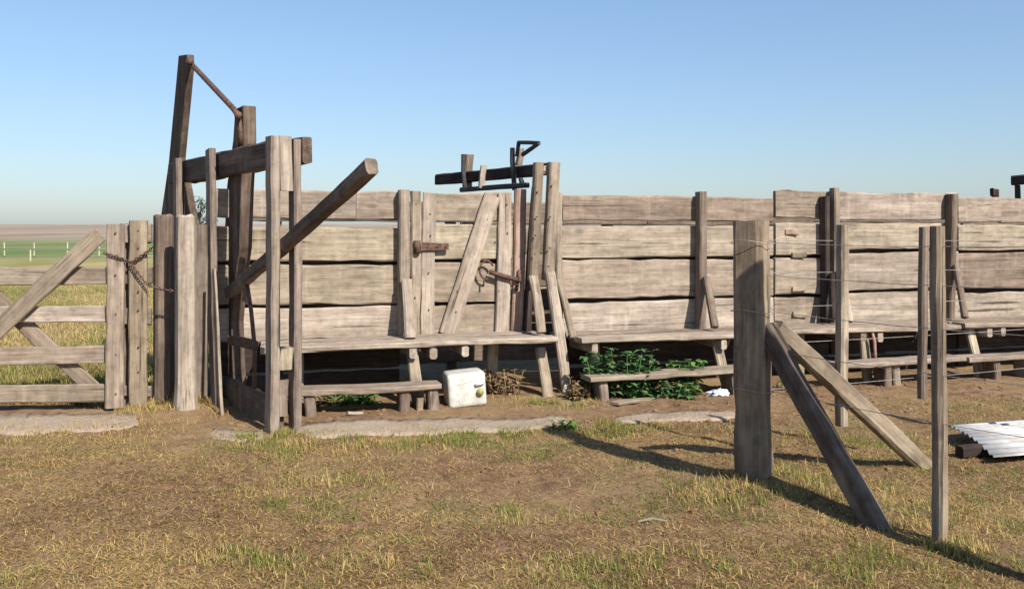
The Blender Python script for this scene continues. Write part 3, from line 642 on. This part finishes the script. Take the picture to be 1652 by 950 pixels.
# ------------------------------------------------------------------ wire fence on the right
SP = G(1214, 786); SP.z = 0
sp_ = link('strainer_post', plank_mesh(1.48, 0.165, 0.155, n=12, warp=0.006, rough=0.09, taper=1.06), WOODG, None, frame_mtx(V((SP.x, SP.y, 1.395)), V((SP.x, SP.y, -0.08)), V((-0.6, -0.8, 0))))
tag(sp_, 'thick weathered strainer post with two slanting braces', 'post')
dA = (G(1430, 850)-SP); dA.z = 0; dA.normalize()
dB = (G(1500, 745)-SP); dB.z = 0; dB.normalize()
def pxline(px, o, d):
    r = (px-CX)/F; t = (r*o.y-o.x)/(d.x-r*d.y); return t
def sideways(d): return V((-d.y, d.x, 0))
def at_line(px, d): t = pxline(px, SP, d); return SP+d*t
bA0 = P(1236, 528, SP.y-0.04); bA1 = G(1425, 852); bA1.z = -0.06
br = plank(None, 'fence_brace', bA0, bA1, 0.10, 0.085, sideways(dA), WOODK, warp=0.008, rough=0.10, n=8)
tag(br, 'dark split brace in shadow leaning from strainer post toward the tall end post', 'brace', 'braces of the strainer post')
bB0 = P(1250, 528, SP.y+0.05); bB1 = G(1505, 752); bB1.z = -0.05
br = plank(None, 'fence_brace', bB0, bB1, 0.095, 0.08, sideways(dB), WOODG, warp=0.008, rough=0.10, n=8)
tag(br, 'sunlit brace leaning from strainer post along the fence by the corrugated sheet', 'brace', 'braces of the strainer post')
tp = SP+V((-0.061, -0.044, 0))+V((SUN_XY.x, SUN_XY.y, 0))*1.56
ep = link('end_post', plank_mesh(2.44, 0.12, 0.12, n=6), WOODG, None, frame_mtx(V((tp.x, tp.y, 2.38)), V((tp.x, tp.y, -0.06)), sideways(dA)))
tag(ep, 'tall square end post whose shadow reaches the strainer post', 'post')
def dropper(t, px, d, ytop, ybot, w, th, mat=WOODM, dx=0, back=0.0):
    p = at_line(px, d); p = p*((p.y+back)/p.y); a = V((p.x, p.y, P(px, ytop, p.y).z)); q = p; b = V((q.x, q.y, P(px, ybot, p.y).z))
    plank(t, 'dropper', a, b, w, th, V((-0.93, -0.37, 0)), mat, warp=0.005, rough=0.08, n=7)
def wires(t, d, zs, t0, t1, sag=0.012):
    sw = sideways(d)
    for z in zs:
        pts = []
        for i in range(13):
            f = i/12; q = SP+d*(t0+(t1-t0)*f); pts.append(V((q.x, q.y, z-sag*math.sin(math.pi*f)+random.uniform(-.002, .002)))+sw*0.035)
        tube(t, 'wire', pts, 0.0017, WIRE, 5)
fB = thing('wire_fence', 'wire fence with short droppers running beside the race', 'fence', SP+dB*0.6, 'wire fences at the strainer post')
dropper(fB, 1358, dB, 363, 686, 0.065, 0.05, WOODG); dropper(fB, 1489, dB, 367, 645, 0.05, 0.045, WOODM)
dropper(fB, 1700, dB, 366, 640, 0.05, 0.045, WOODM)
wires(fB, dB, (1.30, 1.125, 0.94, 0.745, 0.50), -0.08, 4.2)
fA = thing('wire_fence', 'wire fence with one long dropper running to the tall end post', 'fence', SP+dA*0.9, 'wire fences at the strainer post')
dropper(fA, 1514, dA, 367, 874, 0.06, 0.055, WOODG, back=0.05)
wires(fA, dA, (1.29, 1.12, 0.93, 0.73, 0.52), -0.08, 1.6)
tw = thing('wire_tie', 'wire wound round the shaded strainer post', 'wire', SP)
for z in (1.29, 0.93, 0.52):
    tube(tw, 'wire_loop', [SP+V((0.112*math.cos(a), 0.112*math.sin(a), z+0.01*math.sin(a*2))) for a in [i*math.pi/10 for i in range(21)]], 0.002, WIRE, 5)

# ------------------------------------------------------------------ loose things
def rounded_box(sz, r, seg=3):
    bm = bmesh.new(); bmesh.ops.create_cube(bm, size=1.0)
    bmesh.ops.scale(bm, vec=sz, verts=bm.verts); bmesh.ops.bevel(bm, geom=list(bm.edges), offset=r, segments=seg, affect='EDGES', profile=0.6)
    me = bpy.data.meshes.new('box'); bm.to_mesh(me); bm.free()
    for p in me.polygons: p.use_smooth = True
    return me
jp = G(748, 656); jp.z = gzp(jp)
jc = thing('jerrycan', 'white plastic jerrycan lying on its side by the low step', 'jerrycan', jp)
jm = Matrix.Translation(jp+V((0, 0.11, 0.132))) @ Matrix.Rotation(math.radians(14), 4, 'Z') @ Matrix.Rotation(math.radians(-4), 4, 'Y')
jbody = link('body', rounded_box((0.30, 0.24, 0.265), 0.035, 4), PLASTIC, jc, jm)
bm = bmesh.new()
def groove(x0, z0, x1, z1, w=0.008):
    d = V((x1-x0, 0, z1-z0)); a = math.atan2(d.z, d.x)
    box_bm(bm, V(((x0+x1)/2, -0.1205, (z0+z1)/2)), (d.length, 0.006, w), Matrix.Rotation(-a, 4, 'Y'))
for g in ((-0.09, 0.05, 0.07, 0.075), (-0.085, -0.02, -0.03, -0.02), (-0.03, -0.02, 0.02, 0.0), (-0.07, -0.06, -0.05, -0.1), (-0.02, -0.05, -0.04, -0.1), (-0.06, -0.08, 0.0, -0.06)): groove(*g)
me = bpy.data.meshes.new('ribs'); bm.to_mesh(me); bm.free(); link('moulded_ribs', me, GREY, jbody, jm)
link('cap', tube_mesh([V((0.098, -0.115, -0.02)), V((0.098, -0.145, -0.02))], 0.027, 12), CAP, jbody, jm)
hn = tube_mesh([V((0.06, -0.118, 0.03)), V((0.075, -0.14, 0.04)), V((0.115, -0.14, 0.045)), V((0.128, -0.118, 0.04))], 0.011, 8)
link('handle', hn, GREY, jbody, jm)

# corrugated sheet
def corrugated():
    nx, ny = 6, 110; Lx, Ly = 1.9, 0.70; vs_, fs = [], []
    for j in range(ny+1):
        for i in range(nx+1):
            v = Ly*j/ny; vs_.append((Lx*i/nx, v, 0.008*math.sin(v/0.076*2*math.pi)+0.02*math.sin(v*5)+0.01*i/nx))
    for j in range(ny):
        for i in range(nx):
            a = j*(nx+1)+i; fs.append((a, a+1, a+nx+2, a+nx+1))
    me = mesh('sheet', vs_, fs, True); bm = bmesh.new(); bm.from_mesh(me)
    bmesh.ops.solidify(bm, geom=list(bm.faces), thickness=0.002); bm.to_mesh(me); bm.free(); return me
c0 = G(1603, 750)
cs = link('corrugated_sheet', corrugated(), ZINC, None, Matrix.Translation(V((c0.x, c0.y, 0.045))) @ Matrix.Rotation(math.radians(14), 4, 'Z') @ Matrix.Rotation(math.radians(2), 4, 'X'))
for v in cs.data.vertices: v.co.x += v.co.y*0.42*(1-v.co.x/1.9)
tag(cs, 'bright corrugated metal sheet lying on the ground', 'metal sheet')
sb = G(1590, 742)
sbo = link('shadow_block', plank_mesh(0.25, 0.07, 0.07), WOODD, None, frame_mtx(V((sb.x-0.14, sb.y+0.05, 0.03)), V((sb.x+0.12, sb.y+0.12, 0.035)), Z))  # dark piece put where a shadow lies beside the sheet
tag(sbo, 'short dark offcut standing in for the shadow at the edge of the corrugated sheet', 'offcut')
# crumpled bag
def crumple(sz, seed, mat, name):
    bm = bmesh.new(); bmesh.ops.create_icosphere(bm, subdivisions=3, radius=1); r = random.Random(seed)
    for v in bm.verts:
        k = 0.7+0.3*math.sin(v.co.x*6+seed)*math.sin(v.co.y*7)+r.uniform(-.18, .18); v.co = V((v.co.x*sz[0]*k, v.co.y*sz[1]*k, max(-0.2, v.co.z)*sz[2]*k))
    me = bpy.data.meshes.new(name); bm.to_mesh(me); bm.free(); return link(name, me, mat)
lb = crumple((0.11, 0.06, 0.05), 4, BAG, 'plastic_bag'); q = G(1160, 637); lb.location = (q.x, q.y, gzp(q)+0.012)
tag(lb, 'crumpled blue and white plastic bag on the bare soil', 'bag')
rr_ = s_of(1403, 0.06)
rt = link('red_rag_strip', tube_mesh([W(rr_, 0.02, 0.43), W(rr_+0.004, 0.0, 0.36), W(rr_-0.006, -0.02, 0.28), W(rr_-0.01, -0.03, 0.21)], [0.012, 0.016, 0.014, 0.016], 8), REDTUBE)
tag(rt, 'reddish strip hanging below the catwalk onto the low step', 'strip')
# fallen boards and stakes on the soil
for (a, b, w, m, lb_) in ((G(990, 655), G(1080, 636), 0.10, WOODY, 'fallen board lying in the soil by the bowed step'), (G(560, 672), G(585, 668), 0.03, WOODP, 'small pale stick lying beneath the long catwalk'),
                          (G(1030, 848), G(1075, 846), 0.008, WOODP, 'thin pale straw stalk lying on the trodden grass')):
    for q in (a, b): q.z = gzp(q)+0.012
    o = plank(None, 'fallen_board' if w > 0.05 else 'stick', a, b, w, 0.02 if w > 0.02 else 0.006, Z, m); tag(o, lb_, 'board' if w > 0.05 else 'stick')
for (px, py, hgt, lb_) in ((678, 662, 0.09, 'short stub of a stake beside the jerrycan step'), (1412, 605, 0.07, 'short stub of a stake below the reddish strip')):
    q = G(px, py); q.z = gzp(q); o = plank(None, 'stake', q+Z*hgt, q-Z*0.05, 0.05, 0.05, -NB, WOODY); tag(o, lb_, 'stake')

# ------------------------------------------------------------------ plants
def leaf_patch(bm, c, d, up, L, wd):
    side = d.cross(up); side = side.normalized() if side.length > 1e-4 else V((1, 0, 0)); nrm = side.cross(d)
    a = bm.verts.new(c); b = bm.verts.new(c+d*L*0.45+side*wd/2+nrm*L*0.06); e = bm.verts.new(c+d*L*0.45-side*wd/2+nrm*L*0.06); t = bm.verts.new(c+d*L-nrm*L*0.15)
    m_ = bm.verts.new(c+d*L*0.5)
    bm.faces.new((a, b, m_)); bm.faces.new((a, m_, e)); bm.faces.new((b, t, m_)); bm.faces.new((m_, t, e))
def weed(label, px, py, h, spread, stems, leaf, mat=LEAF, nodes=6, group='weeds below the catwalks', cat='weed', seed=0, at=None):
    r = random.Random(seed); p = G(px, py) if at is None else at; p = V((p.x, p.y, gzp(p)))
    t = thing('weed', label, cat, p, group); bm = bmesh.new(); bs = bmesh.new()
    for s in range(stems):
        a = r.uniform(0, 6.28); q = spread*math.sqrt(r.random()); base = p+V((math.cos(a)*q, math.sin(a)*q*0.6, 0)); base.z = gzp(base)
        hh = h*r.uniform(0.55, 1.1); ln = V((r.uniform(-.35, .35), r.uniform(-.35, .2), 1)).normalized()*hh
        pts = [base, base+ln*0.5+V((0, 0, hh*0.05)), base+ln]
        for i in range(3):
            ii = pts[i]
        tm = tube_mesh(pts, [0.005, 0.004, 0.002], 4); bs.from_mesh(tm); bpy.data.meshes.remove(tm)
        for k in range(nodes):
            f = 0.15+0.85*k/(nodes-1); c = base.lerp(base+ln, f)
            for m in range(r.choice((2, 3, 3))):
                a2 = r.uniform(0, 6.28); d = V((math.cos(a2), math.sin(a2), r.uniform(-.25, .6))).normalized()
                leaf_patch(bm, c, d, Z, leaf*r.uniform(.6, 1.2)*(1.15-0.4*f), leaf*r.uniform(.35, .55))
    me = bpy.data.meshes.new('leaves'); bm.to_mesh(me); bm.free(); link('leaves', me, mat, t)['kind'] = 'stuff'
    ms = bpy.data.meshes.new('stems'); bs.to_mesh(ms); bs.free(); link('stems', ms, mat, t)['kind'] = 'stuff'; return t
weed('bushy nettle clump at the left end of the bowed step', 962, 640, 0.34, 0.10, 16, 0.10, LEAF2, seed=1)
weed('tall nettle clump behind the middle of the bowed step', 1008, 640, 0.40, 0.13, 22, 0.105, LEAF2, seed=2)
weed('arching nettle clump behind the bowed step', 1045, 637, 0.36, 0.12, 16, 0.10, LEAF2, seed=3)
weed('bright green weed behind the right half of the bowed step', 1103, 634, 0.30, 0.12, 16, 0.10, LEAF, seed=4)
weed('low weed under the right half of the bowed step', 1085, 640, 0.13, 0.16, 14, 0.08, LEAF2, nodes=4, seed=5)
weed('bright green weed sprouting under the low step', 585, 652, 0.13, 0.10, 16, 0.085, LEAF, nodes=4, seed=6)
weed('green weed under the middle of the low step', 548, 655, 0.12, 0.09, 10, 0.075, LEAF, nodes=4, seed=7)
weed('sparse weed under the low step by the head gate', 475, 660, 0.13, 0.09, 8, 0.06, LEAF, nodes=4, seed=8)
weed('withered stalks beside the white jerrycan', 812, 636, 0.20, 0.14, 16, 0.06, DRYLEAF, nodes=5, seed=9)
weed('withered leaves under the low step', 515, 656, 0.11, 0.10, 10, 0.07, DRYLEAF, nodes=4, seed=10)
weed('dry weed at the foot of the leaning gate-frame struts', 935, 645, 0.16, 0.10, 12, 0.06, DRYLEAF, nodes=4, seed=11)
weed('low green plant on the concrete edge in the post shadow', 912, 692, 0.06, 0.10, 16, 0.05, LEAF, nodes=3, seed=12)
weed('low yellowish weed below the reddish strip', 1430, 606, 0.10, 0.12, 10, 0.06, LEAF, nodes=3, seed=13)
weed('low weed behind the sunlit brace', 1275, 628, 0.12, 0.12, 12, 0.06, LEAF, nodes=3, seed=14)

# ------------------------------------------------------------------ grass: nobody could count it
def grass_mesh(name, N, sampler, colour, Lr, lean, wr, seed):
    r = np.random.default_rng(seed); x, y, keep = sampler(r, N)
    x, y = x[keep], y[keep]; n = len(x); z = gz(x, y)-0.004
    col, g = colour(r, x, y); L = r.uniform(*Lr, n)*(0.75+0.7*r.random(n)**3)*(0.8+0.5*fbm(x*2.5, y*2.5, 77))
    az = r.uniform(0, 2*np.pi, n); ln = r.uniform(*lean, n)*(1-0.3*g); w = r.uniform(*wr, n)
    dx, dy = np.cos(az), np.sin(az); sx, sy = -dy, dx
    twist = r.uniform(-0.6, 0.6, n); 
    def ring(f, bend):
        a = ln*(0.8+bend); return x+dx*np.sin(a)*L*f, y+dy*np.sin(a)*L*f, z+np.cos(a)*L*f*np.where(np.cos(a) < 0.05, 0.05, 1)
    x1, y1, z1 = ring(0.55, 0.0); x2, y2, z2 = ring(1.0, 0.16); z2 = np.maximum(z2, z+0.004); z1 = np.maximum(z1, z+0.004)
    co = np.stack([np.stack([x-sx*w/2, y-sy*w/2, z], -1), np.stack([x+sx*w/2, y+sy*w/2, z], -1),
                   np.stack([x1+sx*w*.4, y1+sy*w*.4, z1+twist*w*.4], -1), np.stack([x1-sx*w*.4, y1-sy*w*.4, z1-twist*w*.4], -1), np.stack([x2, y2, z2], -1)], 1).reshape(-1, 3)
    b = (np.arange(n)*5)[:, None]
    quad = b+np.array([[0, 1, 2, 3]]); tri = b+np.array([[3, 2, 4]])
    li = np.concatenate([quad, tri], 1).ravel().astype(np.int32)
    ls = (np.arange(n)*7)[:, None]+np.array([[0, 4]])
    me = bpy.data.meshes.new(name); me.vertices.add(len(co)); me.vertices.foreach_set('co', co.astype(np.float32).ravel())
    me.loops.add(len(li)); me.loops.foreach_set('vertex_index', li)
    me.polygons.add(2*n); me.polygons.foreach_set('loop_start', ls.ravel().astype(np.int32)); me.update(calc_edges=True)
    at = me.attributes.new('col', 'FLOAT_COLOR', 'POINT')
    cc = np.repeat(np.concatenate([col*np.array([0.76, 0.71, 0.54]), np.ones((n, 1))], 1)[:, None, :], 5, 1).astype(np.float32); at.data.foreach_set('color', cc.ravel())
    return link(name, me, GRASS)
def wall_b(x, y): return (x-A0.x)*NB.x+(y-A0.y)*NB.y
def greenness(x, y):
    g = fbm(x*1.3+4, y*1.6, 41, 4); g = np.clip((g-0.45)*6, 0, 1)
    fine = np.clip((fbm(x*6, y*6, 45, 3)-0.40)*5, 0, 1)
    right = np.clip((x-0.9)/1.2, 0, 1)*np.clip((5.3-y)/0.8, 0, 1)*0.45
    left = np.clip((-1.2-x)/0.8, 0, 1)*0.7
    return np.clip(g*fine*(1-left)+right*fine, 0, 1)
def bare(x, y):
    k = np.clip((fbm(x*0.9, y*1.1, 61, 4)-0.50)*5, 0, 1)
    mid = np.exp(-((x-0.35)/0.9)**2-((y-4.7)/0.65)**2)
    near_wall = np.clip((wall_b(x, y)+1.15)/0.5, 0, 1)*np.clip((x+2.6)/0.4, 0, 1)
    left = np.clip((-0.6-x)/0.8, 0, 1)
    return np.clip(np.maximum(np.maximum(k*0.7*(1-0.6*left), mid*0.88), near_wall*0.95), 0, 1)
def on_kerb(x, y):
    b = wall_b(x, y); s = (x-A0.x)*U.x+(y-A0.y)*U.y
    a = (b > -0.84) & (b < -0.38) & (s > 0.05) & (s < 2.75)
    c = (x < -2.75) & (y > 5.95) & (y < 6.85)
    return a | c
def samp_near(r, N):
    y = 2.6+(7.4-2.6)*r.random(N)**1.25; x = (r.random(N)*2-1)*(0.62*y+0.35)
    d = 1-0.93*bare(x, y); d = d*np.where(on_kerb(x, y), 0.07, 1)
    d = d*np.where(wall_b(x, y) > -0.05, 0.10, 1)
    return x, y, r.random(N) < d
def col_dry(r, x, y):
    n = len(x); g = greenness(x, y); isg = r.random(n) < g*0.95
    a = np.array([0.42, 0.295, 0.135]); b = np.array([0.72, 0.555, 0.29]); k = r.random((n, 1))
    dry = a+(b-a)*k; brown = r.random(n) < 0.2+0.5*np.clip((fbm(x*1.1+9, y*1.4, 23, 4)-0.42)*4, 0, 1); dry[brown] = np.array([0.20, 0.122, 0.066])*(0.7+0.7*r.random((brown.sum(), 1)))
    ga = np.array([0.10, 0.15, 0.04]); gb = np.array([0.32, 0.345, 0.105]); gr = ga+(gb-ga)*r.random((n, 1))
    olive = (r.random(n) < 0.13) & ~isg
    out = np.where(isg[:, None], gr, dry); out[olive] = np.array([0.38, 0.34, 0.14])*(0.8+0.4*r.random((olive.sum(), 1)))
    return np.clip(out, 0.01, 0.8), isg.astype(float)
o = grass_mesh('dry_grass', 500000, samp_near, col_dry, (0.015, 0.040), (1.0, 1.75), (0.0018, 0.0045), 5); o['kind'] = 'stuff'; o['label'] = 'short trodden dry grass with green patches over the yard'
def samp_tuft(r, N):
    spots = [(SP.x, SP.y, 0.20)]+[(G(a, b).x, G(a, b).y, c) for (a, b, c) in ((1170, 815, .14), (1300, 800, .18), (1420, 860, .16), (1515, 880, .10), (1330, 770, .2), (1600, 830, .3), (1560, 900, .3), (295, 668, .16), (265, 660, .12), (455, 712, .14), (870, 650, .16), (905, 655, .14), (640, 715, .2), (470, 735, .2), (820, 700, .12), (960, 695, .14), (1050, 695, .2), (620, 925, .10), (860, 838, .08), (440, 910, .12), (540, 780, .22), (1380, 920, .2), (1100, 920, .14), (950, 930, .14), (185, 664, .10), (224, 660, .08), (420, 708, .08), (452, 704, .07), (1400, 705, .2), (1250, 705, .2), (700, 712, .2), (560, 712, .2), (760, 705, .15), (120, 700, .3), (20, 708, .3))]
    k = r.integers(0, len(spots), N); sp = np.array(spots)[k]
    x = sp[:, 0]+r.normal(0, 1, N)*sp[:, 2]*1.1; y = sp[:, 1]+r.normal(0, 1, N)*sp[:, 2]*0.75
    return x, y, (fbm(x*6, y*6, 71, 3) > 0.47) & (r.random(N) < 0.9)
def col_tuft(r, x, y):
    n = len(x); g = np.clip(fbm(x*3, y*3, 91, 3)*1.9-0.45, 0, 1)*np.where(x < -2.2, 0.15, 1); isg = r.random(n) < g
    dry = np.array([0.48, 0.37, 0.19])+np.array([0.24, 0.2, 0.12])*r.random((n, 1)); gr = np.array([0.14, 0.20, 0.05])+np.array([0.2, 0.18, 0.06])*r.random((n, 1))
    return np.where(isg[:, None], gr, dry), np.ones(n)*0.6
o = grass_mesh('grass_tufts', 42000, samp_tuft, col_tuft, (0.025, 0.060), (0.25, 1.25), (0.002, 0.0042), 15); o['kind'] = 'stuff'; o['label'] = 'taller grass tufts round the posts and along the strip'
def samp_straw(r, N):
    y = 2.6+(6.4-2.6)*r.random(N)**1.2; x = (r.random(N)*2-1)*(0.62*y+0.3); return x, y, ~on_kerb(x, y) & (r.random(N) < 1-0.6*bare(x, y))
def col_straw(r, x, y):
    n = len(x); return np.array([0.52, 0.40, 0.22])+np.array([0.26, 0.22, 0.15])*r.random((n, 1)), np.zeros(n)
o = grass_mesh('straw_stalks', 3500, samp_straw, col_straw, (0.05, 0.10), (1.25, 1.7), (0.002, 0.0035), 35); o['kind'] = 'stuff'; o['label'] = 'loose dry straw stalks lying on the yard'
def samp_back(r, N):
    y = 6.9+(22-6.9)*r.random(N)**1.5; x = -0.30*y-r.random(N)*(0.36*y+0.3)
    return x, y, np.ones(N, bool)
def col_back(r, x, y):
    n = len(x); g = fbm(x*0.8, y*0.5, 51, 4); isg = r.random(n) < np.clip((g-0.50)*5, 0.05, 0.8)
    dry = np.array([0.46, 0.37, 0.21])+np.array([0.2, 0.16, 0.09])*r.random((n, 1)); gr = np.array([0.23, 0.245, 0.10])+np.array([0.16, 0.14, 0.04])*r.random((n, 1))
    return np.where(isg[:, None], gr, dry), isg.astype(float)
o = grass_mesh('pasture_grass', 90000, samp_back, col_back, (0.05, 0.10), (0.4, 1.3), (0.004, 0.009), 25); o['kind'] = 'stuff'; o['label'] = 'yellow-green pasture grass behind the field gate'
# litter of clods and dung crumbs on the bare soil
def crumbs():
    bm = bmesh.new(); r = random.Random(33)
    for i in range(1500):
        x = r.uniform(-2.2, 4.5); b = r.uniform(-1.3, 0.25) if i < 1000 else r.uniform(-3.6, -1.0); p = A0+U*(x+1.674)+NB*b
        q = 0.005+0.016*r.random()**3; v = bmesh.ops.create_icosphere(bm, subdivisions=1, radius=q)['verts']
        for k in v: k.co = V((k.co.x*r.uniform(.7, 1.5), k.co.y*r.uniform(.7, 1.4), k.co.z*0.6))+V((p.x, p.y, gzp(p)+q*0.25))
    me = bpy.data.meshes.new('clods'); bm.to_mesh(me); bm.free(); return me
o = link('soil_clods', crumbs(), SOIL); o['kind'] = 'stuff'; o['label'] = 'crumbs of soil scattered along the race'

# ------------------------------------------------------------------ far pasture: fence and tree
ff = thing('pasture_fence', 'distant pasture fence of thin pale posts behind the field gate', 'fence', P(60, 418, 42))
ff.location.z = 0
for (px, yt, d) in ((-40, 391, 46), (7, 391, 46), (49, 403, 40), (55, 392, 46), (109, 391, 46), (160, 391, 46), (212, 391, 46), (330, 391, 46)):
    a = P(px, yt, d); g0 = gzp(a); plank(ff, 'post', a, V((a.x, a.y, g0-0.1)), 0.055, 0.055, V((0, -1, 0)), PAINTW, n=2)
for z in (0.25, 0.62):
    a, b = P(-60, 391, 46), P(340, 391, 46); k = a.z-0.08-z
    tube(ff, 'wire', [V((a.x, a.y-0.06, k)), V((b.x, b.y-0.06, k))], 0.02, WIRE, 5)
tr = P(322, 372, 95); tr.z = gzp(tr)-0.05
tree = thing('tree', 'small dark distant tree behind the head gate', 'tree', tr)
tube(tree, 'trunk', [tr, tr+V((0.1, 0, 1.4)), tr+V((0.0, 0, 2.6)), tr+V((0.2, 0, 4.0))], [0.28, 0.2, 0.13, 0.04], BARK, 7)
bm = bmesh.new(); r = random.Random(5)
clumps = [(r.uniform(-1.2, 1.2), r.uniform(-1.2, 1.2), r.uniform(1.4, 4.6), r.uniform(.4, .85)) for _ in range(22)]
for (x, y, z, q) in clumps:
    for i in range(70):
        d = V((r.gauss(0, 1), r.gauss(0, 1), r.gauss(0, 1))).normalized(); c = tr+V((x, y, z))+d*q*r.random()**0.4
        leaf_patch(bm, c, V((r.gauss(0, 1), r.gauss(0, 1), r.gauss(0, .6))).normalized(), Z, 0.28, 0.16)
me = bpy.data.meshes.new('crown'); bm.to_mesh(me); bm.free(); link('crown', me, TREELEAF, tree)
